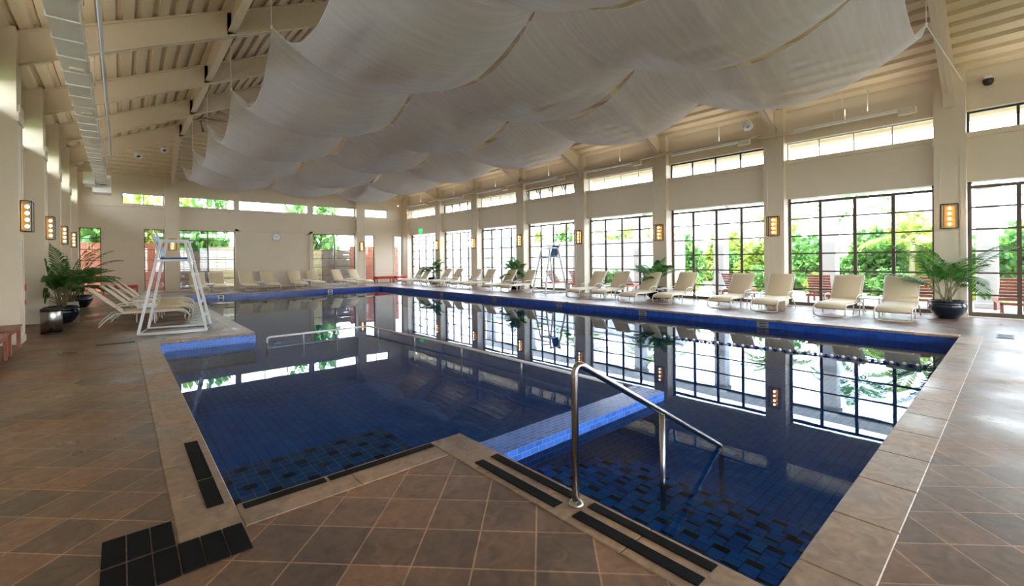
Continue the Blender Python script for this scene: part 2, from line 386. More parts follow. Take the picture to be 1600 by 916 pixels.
for i in range(6):
    z_ = .0005 if i < 3 else .0045
    tag(MB().bbox(-.09+.1*i+.003, .01+.1*i-.003, 2.65, 2.94, z_, z_+.009, .002).build('tactile_tile', BLACKMAT),
        f"black grip tile in the long near row at the pool corner, {('first','second','third','fourth','fifth','last')[i]} from the left", 'tile', 'black tiles at the pool corner')
def grate(a, b, c, d_, label):
    r = thing('floor_grate', label, 'grate', ((a+b)/2, (c+d_)/2, 0))
    A, B = (b-a)/2, (d_-c)/2
    MB().bbox(-A, A, -B, B, .0008, .008, .002).build('frame', BLK, r)
    q = MB(); n = max(3, int(2*max(A, B)/.06))
    for i in range(n):
        if A > B: q.box(-A+2*A*(i+.3)/n, -A+2*A*(i+.7)/n, -B*.8, B*.8, .008, .011)
        else: q.box(-A*.8, A*.8, -B+2*B*(i+.3)/n, -B+2*B*(i+.7)/n, .008, .011)
    q.build('slot_bars', IRON, r)
grate(-.35, .2, 11.05, 11.2, 'dark floor grate beside the left lifeguard chair')
grate(11.75, 12.3, .06, .28, 'dark floor grate at the right end of the near coping')

# ------------------------------------------------------------------ walls
wr = MB()
for y in COLY[:-1]:
    wr.box(PXR, 15.62, y-.28, y+.28, 0, 5.98)
    wr.box(PXR-.03, PXR+.02, y-.31, y+.31, 4.18, 4.36)     # band around the pilaster head
    wr.box(PXR-.012, PXR, y-.28, y-.17, .12, 4.18); wr.box(PXR-.012, PXR, y+.17, y+.28, .12, 4.18)
wr.box(PXR, 15.62, 28.15, YB+.25, 0, 5.98)
for y in range(len(COLY)-1):
    a = COLY[y]+.28; b = COLY[y+1]-.28 if y < len(COLY)-2 else 28.15
    wr.box(15.22, 15.55, a, b, DT+.05, C1-.04); wr.box(15.17, 15.6, a, b, C1-.12, C1)
    wr.box(15.22, 15.55, a, b, C2, 6.05)
wr.box(15.22, 15.62, YF-.3, COLY[0]-.28, 0, 6.05)
struct(wr, 'wall_right', WALL)
wl = MB()
wl.box(XL-.25, XL, YF-.3, YB+.25, 0, C1)
wl.box(XL-.25, XL, YF-.3, YB+.25, C2, 6.0)
for y in COLY[:-1]:
    wl.box(XL-.25, PXL, y-.28, y+.28, 0, 5.95); wl.box(PXL-.01, PXL+.03, y-.31, y+.31, 4.18, 4.36)
    wl.box(PXL, PXL+.012, y-.28, y-.17, .12, 4.18); wl.box(PXL, PXL+.012, y+.17, y+.28, .12, 4.18)
    wl.box(XL, PXL+.04, y-.24, y+.24, 4.36, 4.5)
wl.box(XL-.02, XL+.05, YF, YB, C1-.12, C1)
wl.box(XL-.25, PXL, 28.2, YB+.25, 0, 5.95)
struct(wl, 'wall_left', WALL)
wb = MB()
BW = [(-1.43,-.67), (.9,1.71), (2.31,4.81), (8.96,11.62), (12.18,12.94), (14.44,15.0)]
BC = [(.10,1.71,1), (2.31,4.81,1), (5.02,8.7,2), (8.96,11.62,1), (12.18,13.9,1)]
def solid_between(ws, z0, z1, lo=XL, hi=XR):
    x = lo
    for a, b in [(q[0], q[1]) for q in ws]:
        if a > x: wb.box(x, a, YB, YB+.25, z0, z1)
        x = b
    if x < hi: wb.box(x, hi, YB, YB+.25, z0, z1)
solid_between(BW, 0, DT); wb.box(XL, XR, YB, YB+.25, DT, C1); solid_between(BC, C1, C2); wb.box(XL, XR, YB, YB+.25, C2, 6.0)
for a, b in BW: wb.box(a, b, YB, YB+.25, 0, .1)
for a, b in ((1.71,2.31), (11.62,12.18)):
    wb.box(a, b, YB-.3, YB+.01, 0, 5.95); wb.box(a-.02, b+.02, YB-.33, YB, 4.18, 4.36)
    wb.box(a, a+.11, YB-.312, YB-.3, .12, 4.18); wb.box(b-.11, b, YB-.312, YB-.3, .12, 4.18)
wb.box(XL, XR, YB-.06, YB, C1-.14, C1-.02)
for a, b in ((4.83,4.98), (8.74,8.92)): wb.box(a, b, YB-.08, YB, 0, DT+.12)
wb.box(4.83, 8.92, YB-.08, YB, DT+.0, DT+.12)
for a in (-.66, .78, 12.96, 14.28): wb.box(a, a+.12, YB-.03, YB, 0, DT+.05)
struct(wb, 'wall_back', WALL)
wf = MB()
wf.box(XL, XR, YF-.3, YF, 0, .4); wf.box(XL, XR, YF-.3, YF, 3.2, 4.4); wf.box(XL, XR, YF-.3, YF, 4.95, 6.0)
for k in range(5): wf.box(XL+k*4.15, XL+k*4.15+.6, YF-.3, YF, .4, 4.96)
for k in range(5): wf.box(XL+k*4.15, XL+k*4.15+.6, YF, YF+.3, 0, 5.9)
struct(wf, 'wall_front', WALL)
bb = MB()
for y in COLY[:-1]:
    bb.box(PXR-.025, PXR+.05, y-.3, y+.3, .0, .12); bb.box(PXL-.05, PXL+.025, y-.3, y+.3, 0, .12)
struct(bb, 'baseboard_right', WALLT)
bb = MB(); x = XL
for a, b in BW:
    if a-x > .1: bb.box(x, a, YB-.02, YB, 0, .14)
    x = b
struct(bb, 'baseboard_back', WALLT)

# ------------------------------------------------------------------ roof
P_, D_ = .3, .075
def corr_y(xa, xb, yend):      # ribs run along Y; profile along X; yend(x)
    mb = MB(); xs = []
    x = xa; k = 0
    while x < xb:
        for dx, dz in ((0,0), (.17,0), (.19,D_), (.28,D_)):
            if x+dx <= xb: xs.append((x+dx, dz))
        x += P_
    xs.append((xb, 0))
    return mb, xs
rf = MB()
mid = (XL+XR)/2
def roof_half(sgn):
    lo = -2.9 if sgn > 0 else XR+1.6
    n = abs(mid-lo); x = 0; xs = []
    while x < n:
        for dx, dz in ((0,0), (.17,0), (.19,D_), (.28,D_)):
            if x+dx < n: xs.append((x+dx, dz))
        x += P_
    xs.append((n, 0)); vs = []; fs = []
    for u, dz in xs:
        X = lo+sgn*u; z = 5.78+SL*((X-XL) if sgn > 0 else (XR-X))+dz
        ye = YB-((X-XL) if sgn > 0 else (XR-X))
        vs += [(X, YF-.6, z), (X, ye, z)]
    for i in range(len(xs)-1): fs.append((2*i, 2*i+1, 2*i+3, 2*i+2))
    # outer skin a little above so no light leaks
    rf.add(vs, fs)
    zt = lambda X: 5.78+SL*((X-XL) if sgn > 0 else (XR-X))+D_+.06
    rf.add([(lo, YF-.6, zt(lo)), (lo, YB-((lo-XL) if sgn>0 else (XR-lo)), zt(lo)), (mid, YB-(mid-XL), zt(mid)), (mid, YF-.6, zt(mid))], [(0,1,2,3)])
roof_half(1); roof_half(-1)
n = (mid-XL)+1.3; u = 0; us = []
while u < n:
    for dx, dz in ((0,0), (.17,0), (.19,D_), (.28,D_)):
        if u+dx < n: us.append((u+dx, dz))
    u += P_
us.append((n, 0)); vs = []; fs = []
for u, dz in us:
    Y = YB+1.3-u; a = YB-Y
    vs += [(XL+a, Y, 5.78+SL*a+dz), (XR-a, Y, 5.78+SL*a+dz)]
for i in range(len(us)-1): fs.append((2*i, 2*i+1, 2*i+3, 2*i+2))
rf.add(vs, fs)
a = -1.3; zt = 5.78+SL*a+D_+.06; zp = 5.78+SL*(mid-XL)+D_+.06
rf.add([(XL+a, YB-a, zt), (XR-a, YB-a, zt), (mid, YB-(mid-XL), zp)], [(0,1,2)])
rf.box(XL-.3, XR+.3, YF-.32, YF-.3, 5.9, 9.9)
struct(rf, 'ceiling', DECKR, 'ribbed beige roof decking')

BD = .62
def ibeam(mb, p, q, depth=BD, fw=.2, t=.03):
    """I section hung under the line p-q (top edge)"""
    p, q = Vector(p), Vector(q); dz = Vector((0,0,1))
    mb.bar(p-dz*depth/2, q-dz*depth/2, t, depth-.02)
    mb.bar(p-dz*(t/2), q-dz*(t/2), fw, t); mb.bar(p-dz*(depth-t/2), q-dz*(depth-t/2), fw, t*1.3)
ordn = ['','','nearest','second','third','fourth','fifth','sixth','farthest']
names = {0:'above the blind bay behind the camera', 1:'just behind the camera'}
for i, y in enumerate(COLY[:-1]):
    mb = MB(); pk = min(mid-XL, YB-y)     # distance from wall where the roof turns flat
    zt = lambda a: 5.78+SL*a-.005
    ends = [(XL+.05, zt(.05)), (XL+pk, zt(pk))]
    ibeam(mb, (ends[0][0], y, ends[0][1]), (ends[1][0], y, ends[1][1]))
    ibeam(mb, (XR-.05, y, ends[0][1]), (XR-pk, y, ends[1][1]))
    if pk < mid-XL-.1: ibeam(mb, (XL+pk, y, zt(pk)), (XR-pk, y, zt(pk)))
    for xx in (2.1, XR-3.9):
        if pk > 3.9: mb.bar((xx, y, zt(3.9)-BD), (xx, y, zt(3.9)), .2, .03, up=(0,1,0))
    # haunch at the wall
    for s_, xw in ((-1, PXR),):
        mb.prism([(xw+.02, 5.05), (xw-.02, 5.05), (xw-.16, 5.42), (xw+.02, 5.42)], y-.1, y+.1)
    if pk > 5:                # collar tie and struts near the ridge
        zc = 7.9
        xa = XL+(zc-5.78+BD)/SL; xb = XR-(zc-5.78+BD)/SL
        mb.bar((xa, y, zc), (xb, y, zc), .12, .12)
        for f in (.3, .7):
            xx = xa+(xb-xa)*f; mb.bar((xx, y, zc), (mid+(xx-mid)*.25, y, zt(pk)-.6-abs(xx-mid)*.0), .07, .07)
    mb.build('roof_beam', STEEL, tagd=dict(label='cream steel roof beam ' + (names[i] if i in names else f'with knees at both walls, {ordn[i]} bay line from the camera'), cat='beam', group='cream roof beams'))
def purlin(p, q, label, depth=.5):
    mb = MB(); ibeam(mb, p, q, depth, .16)
    mb.build('purlin_beam', STEEL, tagd=dict(label=label, cat='beam', group='long roof purlins'))
z39 = 5.78+SL*3.9
purlin((2.1, YF, z39-.02), (2.1, COLY[-2], z39-.02), 'long purlin beam running the length of the left roof slope')
purlin((XR-3.9, YF, z39-.02), (XR-3.9, COLY[-2], z39-.02), 'long purlin beam running the length of the right roof slope')
purlin((mid, YF, 5.78+SL*(mid-XL)-.05), (mid, YB-(mid-XL), 5.78+SL*(mid-XL)-.05), 'ridge beam along the top of the roof')
purlin((2.02, YB-3.9, z39-.02), (2.02, YB-.02, 5.76), 'left hip rafter coming down to the far wall column')
purlin((XR-3.5, YB-3.9, z39-.02), (XR-3.5, YB-.02, 5.76), 'right hip rafter coming down to the far wall column')

# ------------------------------------------------------------------ windows and glazed doors
wn = [0]; dn = [0]
def glazing(kind, axis, pos, a, b, z0, z1, cols, rows, fr_m, fw=.05, dep=.06, bar=.042, glass=True):
    """frame lies in plane axis=pos between a..b"""
    cnt = wn if kind == 'window' else dn; cnt[0] += 1
    mb = MB()
    def bx(u0, u1, w0, w1, dd=dep):
        if axis == 'x': mb.box(pos-dd/2, pos+dd/2, u0, u1, w0, w1)
        else: mb.box(u0, u1, pos-dd/2, pos+dd/2, w0, w1)
    gt = z1
    if kind == 'door': z1 = z1-.09
    bx(a, a+fw, z0, gt); bx(b-fw, b, z0, gt); bx(a+fw, b-fw, z1-fw, z1); bx(a+fw, b-fw, z0, z0+fw*(1.6 if kind == 'door' else 1))
    for i in range(1, cols):
        u = a+(b-a)*i/cols; bx(u-fw*.55, u+fw*.55, z0+fw, z1-fw, dep*.9)
    for j in range(1, rows):
        zz = z0+(z1-z0)*j/rows; bx(a+fw, b-fw, zz-bar/2, zz+bar/2, dep*.5)
    o = mb.build(f'{kind}_{cnt[0]}', fr_m); o['kind'] = 'structure'
    g = MB()
    if axis == 'x': g.box(pos-.003, pos+.003, a+fw*.5, b-fw*.5, z0+fw*.5, gt-(0 if kind == 'door' else fw*.5))
    else: g.box(a+fw*.5, b-fw*.5, pos-.003, pos+.003, z0+fw*.5, z1-fw*.5)
    g.build('pane', GLASS, o)
    return o
LIGHTF = mat('white_window_frame', (.6,.58,.54), .4)
for k in range(len(COLY)-1):
    a = COLY[k]+.28; b = COLY[k+1]-.28 if k < len(COLY)-2 else 28.15
    o = glazing('door', 'x', 15.45, a, b, 0.0, DT+.05, 4, 6, BRONZE, .07)
    h = MB()
    for yy in (a+(b-a)/2-.09, a+(b-a)/2+.09):
        h.tube([(15.41, yy, .95), (15.36, yy, .98), (15.36, yy, 1.17), (15.41, yy, 1.2)], .012)
    h.build('door_handle', INOX, o)
    dark = (k % 2 == 1) if k > 1 else True
    f = glazing('window', 'x', 15.42, a, b, C1, C2, 4, 1, IRON if dark else LIGHTF, .045 if dark else .025)
    if k == 5:       # hopper sashes standing open
        q = MB()
        for i in range(4):
            u0 = a+(b-a)*i/4+.06; u1 = a+(b-a)*(i+1)/4-.06
            for (s0, s1) in (((15.38, u0, C1+.05), (15.2, u0, C2-.08)), ((15.38, u1, C1+.05), (15.2, u1, C2-.08)), ((15.2, u0, C2-.08), (15.2, u1, C2-.08)), ((15.38, u0, C1+.05), (15.38, u1, C1+.05))):
                q.bar(s0, s1, .03, .03, up=(1,0,.2))
        q.build('open_sash', IRON, f)
    glazing('window', 'x', XL-.12, a, b, C1, C2, 3, 1, LIGHTF, .04)
for (a, b), c in zip(BW, (1,1,2,2,1,1)): glazing('window', 'y', YB+.12, a, b, .1, DT, c, 6, BRONZE, .04, bar=.03)
for a, b, c in BC: glazing('window', 'y', YB+.12, a, b, C1, C2, c+1, 1, LIGHTF, .035)
for k in range(4): glazing('window', 'y', YF-.15, XL+k*4.15+.6, XL+(k+1)*4.15, .4, 3.2, 4, 5, BRONZE, .05)
for k in range(4): glazing('window', 'y', YF-.15, XL+k*4.15+.6, XL+(k+1)*4.15, 4.4, 4.95, 4, 1, IRON, .045)
sillm = MB()
for k in range(len(COLY)-1):
    a = COLY[k]+.28; b = COLY[k+1]-.28 if k < len(COLY)-2 else 28.15
    sillm.box(15.25, 15.6, a, b, -.05, .012)
struct(sillm, 'trim_6', WALLT, 'threshold under the glazed doors')

# ------------------------------------------------------------------ fabric drapes
FX = [2.07, 5.1, 8.12, 11.1]; FY = COLY[2:9]
colw = ['left', 'middle', 'right']
roww = ['nearest the camera', 'second from the camera', 'third from the camera', 'third from the far wall', 'second from the far wall', 'nearest the far wall']
def s4(t): return 4*t*(1-t)
for j in range(6):
    for i in range(3):
        xa, xb, ya, yb = FX[i], FX[i+1], FY[j], FY[j+1]; n = 28; vs = []; fs = []
        rs = random.Random(j*3+i); ph = rs.random()*6; dp = 1+rs.uniform(-.04,.04)
        for a in range(n+1):
            for b in range(n+1):
                s, t = a/n, b/n; sx, sy = s4(s), s4(t)
                X = xa+(xb-xa)*s; Y = ya+(yb-ya)*t
                X += (.5-s)*2*(.015+.075*sy); Y += (.5-t)*2*.004
                z = 5.70-(.84*sy+.62*sx*(1-.45*sy))*dp
                z += .012*math.sin(s*31+ph)*sy*(1-sx*.5)
                vs.append((X, Y, z))
        for a in range(n):
            for b in range(n): fs.append((a*(n+1)+b, (a+1)*(n+1)+b, (a+1)*(n+1)+b+1, a*(n+1)+b+1))
        mb = MB(); mb.add(vs, fs, True)
        o = mb.build('ceiling_drape', CLOTH)
        tag(o, f'sagging sheer white ceiling drape in the {colw[i]} column, row {roww[j]}', 'drape', 'white fabric drapes under the roof')
        # hem cords: a part along the four edges
        hm = MB(); edge = [vs[a*(n+1)] for a in range(n+1)]+[vs[n*(n+1)+b] for b in range(1, n+1)]+[vs[a*(n+1)+n] for a in range(n-1, -1, -1)]+[vs[b] for b in range(n-1, 0, -1)]
        hm.tube(edge, .004, 4, closed=True); hm.build('hem', WHITE, o)
cordl = []
for j, y in enumerate(FY):
    for i, x in enumerate(FX):
        mb = MB(); zt = zr(x, y)-(.0 if i in (1,2) else .55)
        mb.tube([(x, y, 5.70), (x, y, zt-.03)], .007, 5)
        mb.tube([(x, y, 5.66), (x, y, 5.74)], .02, 6)
        which = ['left edge', 'line between left and middle drapes', 'line between middle and right drapes', 'right edge'][i]
        mb.build('suspension_cord', WHITE, tagd=dict(label=f"thin white drape cord on the {which}, {['first','second','third','fourth','fifth','sixth','last'][j]} row", cat='cord', group='cords holding the ceiling drapes'))
for (p, q, l) in (((11.1, 1.1, 5.7), (14.9, .85, 5.55), 'slanting white cord from the nearest right drape corner to the wall column'),):
    MB().tube([p, q], .01, 5).build('suspension_cord', WHITE, tagd=dict(label=l, cat='cord'))

# ------------------------------------------------------------------ ducts and services
r = thing('air_duct', 'white ribbed square air duct running along the left eave', 'duct', (-.57, 0, 5.1))
MB().box(-.165, .165, YF+1, 26.6, -.16, .16).build('duct_body', DUCT, r)
y = YF+1.4; fl0 = None
while y < 26.5:
    if fl0 is None: fl0 = MB().box(-.185, .185, 0, .045, -.18, .18).build('flange', DUCT, r); o = fl0
    else: o = fl0.copy(); C.objects.link(o)
    o.location = (0, y, 0); y += .78
y = YF+2
while y < 26.5: MB().box(-.06, .12, y, y+.14, -.2, -.16).build('outlet', WALLT, r); y += 3.1
q = MB(); q.box(-.55, -.2, 25.4, 26.4, -.3, .2); q.box(-.3, .3, 26.4, 27.4, -.5, .25); q.build('end_box', DUCT, r)
y = 5.0
while y < 26:
    MB().tube([(.21, y, .1), (.21, y, .75)], .008, 5).build('hanger_rod', WHITE, r); MB().tube([(-.21, y, .1), (-.21, y, .55)], .008, 5).build('hanger_rod', WHITE, r); y += 3.85
r = thing('conduit_pipe', 'thin grey conduit pipe hanging beside the left duct', 'pipe', (-.2, 0, 5.2))
MB().tube([(0, YF+1, 0), (0, 20, 0), (0, 20, -.25)], .03, 8).build('pipe', DUCT, r)
r = thing('cable_tray', 'long cream cable tray with strip lights along the right wall', 'cable tray', (14.72, 0, 5.22))
q = MB(); q.box(-.07, .07, 5.2, 27.6, -.04, .05); q.build('tray', STEEL, r)
for k in range(2, 9):
    y = COLY[k]
    MB().bbox(-.045, .045, y+.9, y+3.2, -.13, -.05, .01).build('strip_light', DUCT, r)
    MB().bbox(-.07, .07, y+.55, y+.9, -.22, -.06, .01).build('junction_box', WALLT, r)
    MB().tube([(0, y+1.5, .05), (0, y+1.5, .62)], .007, 5).build('hanger_rod', WHITE, r)
r = thing('junction_box', 'cream box at the near end of the cable tray', 'electrical box', (14.72, 3.2, 5.2))
MB().bbox(-.06, .06, -.12, .12, -.05, .25, .01).build('box', WALLT, r)
MB().tube([(0, .0, -.04), (0, .9, -.12), (0, 2.1, -.06)], .035, 8).build('pipe', WALLT, r)
MB().tube([(0, -.05, .25), (0, -.05, .75)], .007, 5).build('hanger_rod', WHITE, r)
def floodlight(label, x, y, z, rz):
    r = thing('floodlight', label, 'floodlight', (x, y, z), rz, 'round floodlights under the roof')
    MB().lathe([(.05,-.1), (.11,-.06), (.13,.04), (.14,.1), (.12,.1), (.0,.03)], 16, cap=False).build('housing', WHITE, r)
    MB().lathe([(.0,.06), (.115,.07)], 16, cap=False).build('lens', INOX, r)
    MB().tube([(.13,0,0), (.16,0,.12), (0,0,.2), (-.16,0,.12), (-.13,0,0)], .012, 6).build('bracket', WHITE, r)
    for c in kids(r):
        if c.name.startswith(('housing', 'lens')): c.rotation_euler = (PI*.8, 0, 0)
floodlight('blue-lit floodlight on the far left beam, the one nearer the left wall', .60, COLY[-2]-.2, 5.95, .3)
floodlight('floodlight on the far left beam, the one nearer the drapes', 1.45, COLY[-2]-.2, 6.33, .3)
floodlight('floodlight behind the right drapes beside the nearest full beam', 14.1, 5.35, 5.42, -.5)
floodlight('floodlight at the right edge of the drapes near the far corner', 12.6, 18.6, 5.75, -.5)
r = thing('security_camera', 'dome security camera high on the right wall beside the nearest column', 'camera', (15.17, .45, 5.5))
MB().bbox(-.16, .05, -.06, .06, .02, .1, .01).build('bracket', WHITE, r)
MB().lathe([(.0,-.12), (.06,-.1), (.09,-.04), (.09,.03)], 16, c=(-.12,0,0)).build('dome', BLK, r)

# ------------------------------------------------------------------ sconces
def sconce():
    r = thing('wall_sconce', '', 'wall lamp')
    f = MB(); W, H, Dp, t = .15, .29, .15, .016
    for sy in (-W, W):
        for x in (.008, Dp): f.box(x-t/2, x+t/2, sy-t/2, sy+t/2, -H, H)
    for z in (-H, H):
        f.box(0, Dp+t/2, -W, -W+t, z-t/2, z+t/2); f.box(0, Dp+t/2, W-t, W, z-t/2, z+t/2); f.box(Dp-t/2, Dp+t/2, -W, W, z-t/2, z+t/2); f.box(0, t, -W, W, z-t/2, z+t/2)
    f.build('frame', IRON, r)
    b = MB(); b.box(0, .01, -.1, .1, -H+.01, H-.01); b.build('reflector', AMBER, r)
    for i in range(4):
        MB().lathe([(.001,-.035), (.022,-.028), (.034,0), (.022,.028), (.001,.035)], 10, c=(.075, 0, -.19+.127*i)).build('bulb', BULB, r)
    MB().box(-.001, .075, -.012, .012, -H, H).build('stem', AMBER, r)
    return r
s0 = sconce(); first = True
def put_sconce(x, y, z, rz, label, group):
    global first
    if first:
        s0.location = (x, y, z); s0.rotation_euler = (0,0,rz); s0['label'] = label; s0['group'] = group; first = False
    else: dup(s0, label, (x, y, z), rz, group)
o_r = ['on the nearest visible column', 'on the second column', 'on the third column', 'on the fourth column', 'on the fifth column', 'on the sixth column', 'on the column nearest the far corner']
KC.clear()
for i, k in enumerate(range(2, 9)):
    put_sconce(PXR-.013, COLY[k], 2.42, PI, f'glowing amber wall lamp on the right wall, {o_r[i]}', 'amber lamps on the right wall')
for i, k in enumerate(range(5, 9)):
    put_sconce(PXL+.013, COLY[k], 2.42, 0, f"glowing wall lamp on the left wall, {['nearest','second nearest','third nearest','farthest'][i]} of the four", 'lamps on the left wall')
put_sconce(2.01, YB-.313, 2.42, -PI/2, 'glowing amber lamp on the far wall column behind the left lifeguard chair', 'amber lamps on the far wall')
put_sconce(11.9, YB-.313, 2.42, -PI/2, 'glowing amber lamp on the far wall column right of the clock', 'amber lamps on the far wall')

# clock, exit sign
r = thing('wall_clock', 'round white wall clock on the far wall', 'clock', (6.9, YB, 2.93), 0)
def disc(mb, rad, y0_, y1_, n=28):
    mb.prism([(rad*math.cos(2*PI*k/n), rad*math.sin(2*PI*k/n)) for k in range(n)], y0_, y1_)
q = MB(); disc(q, .24, -.03, 0); q.build('rim', mat('clock_rim', (.35,.38,.4), .3), r)
q = MB(); disc(q, .21, -.034, -.028); q.build('face', WHT, r)
q = MB()
for k in range(12):
    a = k*PI/6; q.bar((.165*math.cos(a), -.036, .165*math.sin(a)), (.195*math.cos(a), -.036, .195*math.sin(a)), .012, .004, up=(0,1,0))
q.build('hour_marks', BLK, r)
q = MB(); q.bar((0,-.038,0), (.06,-.038,.08), .018, .004, up=(0,1,0)); q.bar((0,-.040,0), (-.13,-.040,.07), .012, .004, up=(0,1,0)); q.build('hands', BLK, r)
r = thing('exit_sign', 'green exit sign with a running figure above the far right door', 'sign', (15.2, 26.6, 3.45), 0)
MB().bbox(-.05, .02, -.2, .2, -.14, .14, .008).build('sign_box', GREEN, r)
q = MB()
q.bar((-.054, -.03, -.0), (-.054, .0, .06), .045, .004, up=(1,0,0)); q.bar((-.054, -.03, 0), (-.054, -.09, -.03), .022, .004, up=(1,0,0)); q.bar((-.054, -.09, -.03), (-.054, -.1, -.08), .022, .004, up=(1,0,0))
q.bar((-.054, -.03, 0), (-.054, .03, -.05), .022, .004, up=(1,0,0)); q.bar((-.054, .03, -.05), (-.054, .0, -.1), .022, .004, up=(1,0,0)); q.bar((-.054, .0, .055), (-.054, -.06, .03), .018, .004, up=(1,0,0)); q.bar((-.054, .0, .05), (-.054, .06, .02), .018, .004, up=(1,0,0))
q.prism([(.01+.022*math.cos(k*PI/5), .095+.022*math.sin(k*PI/5)) for k in range(10)], -.056, -.052, 'x')
q.box(-.055, -.051, .1, .17, -.1, .1)
q.build('running_figure', WHT, r)

# ------------------------------------------------------------------ handrails
r = thing('stair_handrail', 'stainless steel handrail sloping into the near pool steps', 'handrail', (2.07, 1.79, 0))
def arc(p, a, b, n=6):
    """quadratic bend through corner p from a to b"""
    p, a, b = Vector(p), Vector(a), Vector(b)
    return [a*(1-t)**2+p*2*t*(1-t)+b*t*t for t in [k/n for k in range(n+1)]]
top = Vector((0,0,.875)); dirn = Vector((1,0,-.545)).normalized()
pts = [Vector((0,0,.004))]+arc(top, top-Vector((0,0,.1)), top+dirn*.1)
end = Vector((2.0,0,.875-.545*2.0))
pts += [end-dirn*.06]+arc(end, end-dirn*.05, end-Vector((0,0,.05)), 4)+[Vector((2.0,0,-.9))]
MB().tube(pts, .022, 14).build('rail_tube', INOX, r)
MB().tube([(1.0,0,.875-.545), (1.0,0,-.8)], .02, 12).build('post', INOX, r)
MB().lathe([(.05,.004), (.05,.012), (.026,.03)], 20).build('base_flange', INOX, r)
r = thing('submerged_handrail', 'low white handrail just above the water around the children area', 'handrail', (2.3, 10.42, 0))
pz = -.09
MB().tube([(0,0,-.5), (0,0,pz-.05)]+arc((0,0,pz), (0,0,pz-.05), (.06,0,pz), 4)+[(2.1,0,pz)]+arc((2.2,0,pz), (2.14,0,pz), (2.2,-.06,pz), 4)+[(2.35,-3.2,pz), (2.38,-7.15,pz)], .022, 10).build('rail_tube', WHITE, r)
for xx, yy in ((.72,0), (1.45,0), (2.22,-.5), (2.29,-2.1), (2.36,-3.7), (2.37,-5.3)):
    MB().tube([(xx,yy,pz), (xx,yy,-.7)], .014, 8).build('post', WHITE, r)
r = thing('lane_rope', 'blue and white float line lying on the water by the right side', 'lane rope', (9.0, 0, WZ+.015))
q = MB(); q.tube([(-.3, 5.0, 0), (.15, .8, 0)], .008, 5); q.build('cord', BLUE, r)
qa, qb = MB(), MB()
for i in range(56):
    t = i/55; p = Vector((-.3, 5.0, 0)).lerp(Vector((.15, .8, 0)), t); mb = qa if i % 2 else qb
    mb.lathe([(.012,-.022), (.026,-.012), (.026,.012), (.012,.022)], 8, c=(p.x, p.y, 0))
qa.build('floats', mat('navy_float', (.01,.03,.2), .3), r)['kind'] = 'stuff'
qb.build('floats', WHT, r)['kind'] = 'stuff'

# ------------------------------------------------------------------ loungers
def lounger(ang=55, L=.76):
    """local +x = foot end, length 1.9"""
    r = thing('sun_lounger', '', 'sun lounger')
    W = .31; hx = -.30; a = math.radians(ang)
    seat = MB(); n = 12; prof = []
    for k in range(n+1):
        x = hx+(.95-hx)*k/n; z = .33-.025*math.sin(PI*k/n)
        if k > n-3: z -= .012*(k-n+3)**2
        prof.append((x, z))
    def slab(mb, prof, th, W):
        N = len(prof); vs = []
        for i, (x, z) in enumerate(prof):
            d = Vector((prof[min(i+1,N-1)][0]-prof[max(i-1,0)][0], 0, prof[min(i+1,N-1)][1]-prof[max(i-1,0)][1])).normalized(); nn = Vector((-d.z, 0, d.x))
            for y in (-W, -W*.92, W*.92, W):
                e = th/2 if abs(y) < W*.95 else th*.2
                vs += [(x+nn.x*e, y, z+nn.z*e), (x-nn.x*e, y, z-nn.z*e)]
        fs = []
        for i in range(N-1):
            b = i*8; c = b+8
            for k in range(3):
                fs += [(b+2*k, b+2*k+2, c+2*k+2, c+2*k), (b+2*k+1, c+2*k+1, c+2*k+3, b+2*k+3)]
            fs += [(b, c, c+1, b+1), (b+6, b+7, c+7, c+6)]
        for b, fl_ in ((0, 0), ((N-1)*8, 1)):
            for k in range(3): fs.append((b+2*k, b+2*k+1, b+2*k+3, b+2*k+2) if not fl_ else (b+2*k, b+2*k+2, b+2*k+3, b+2*k+1))
        mb.add(vs, fs, True)
    slab(seat, prof, .075, W); seat.build('seat', SLING, r)
    bk = MB(); prof = [(hx-math.cos(a)*L*k/8, .34+math.sin(a)*L*k/8+.015*math.sin(PI*k/8)) for k in range(9)]
    slab(bk, prof, .07, W); bk.build('backrest', SLING, r)
    f = MB()
    for s in (-1, 1):
        y = s*(W+.015)
        f.tube([(hx-.15, y, .30), (hx, y, .31), (.3, y, .29), (.80, y, .30), (.93, y, .27), (.99, y, .16), (.97, y, .04)], .016, 7)
        f.tube([(hx, y, .32), (hx-math.cos(a)*L*1.0, y, .34+math.sin(a)*L)], .014, 7)
    f.tube([(.97, W+.015, .04), (.96, W-.08, .016), (.96, -W+.08, .016), (.97, -W-.015, .04)], .016, 7)
    ex = hx-math.cos(a)*L; ez = .34+math.sin(a)*L
    f.tube([(ex, W+.015, ez), (ex, -W-.015, ez)], .014, 7)
    fo = f.build('frame', ALU, r)
    for s in (-1, 1):
        y = s*(W+.015)
        MB().tube([(hx-.15, y, .30), (hx-.32, y*1.02, .15), (hx-.42, y*1.05, .016)], .015, 7).build('leg', ALU, r)
        MB().tube([(.28, y, .29), (.30, y, .016)], .014, 7).build('leg', ALU, r)
        MB().tube([(hx+.42, y, .30), (hx+.36, y*1.06, .46), (hx+.2, y*1.08, .50), (hx-.05, y*1.08, .49), (hx-.14, y, .44)], .013, 7).build('armrest', ALU, fo)
    return r
L0 = lounger(); LD = lounger(44, .84); KC.clear(); Lused = [False]
def put_lounger(x, y, rz, label, group):
    if not Lused[0]:
        L0.location = (x, y, 0); L0.rotation_euler = (0,0,rz); L0['label'] = label; L0['group'] = group; Lused[0] = True
    else: dup(L0, label, (x, y, 0), rz, group)
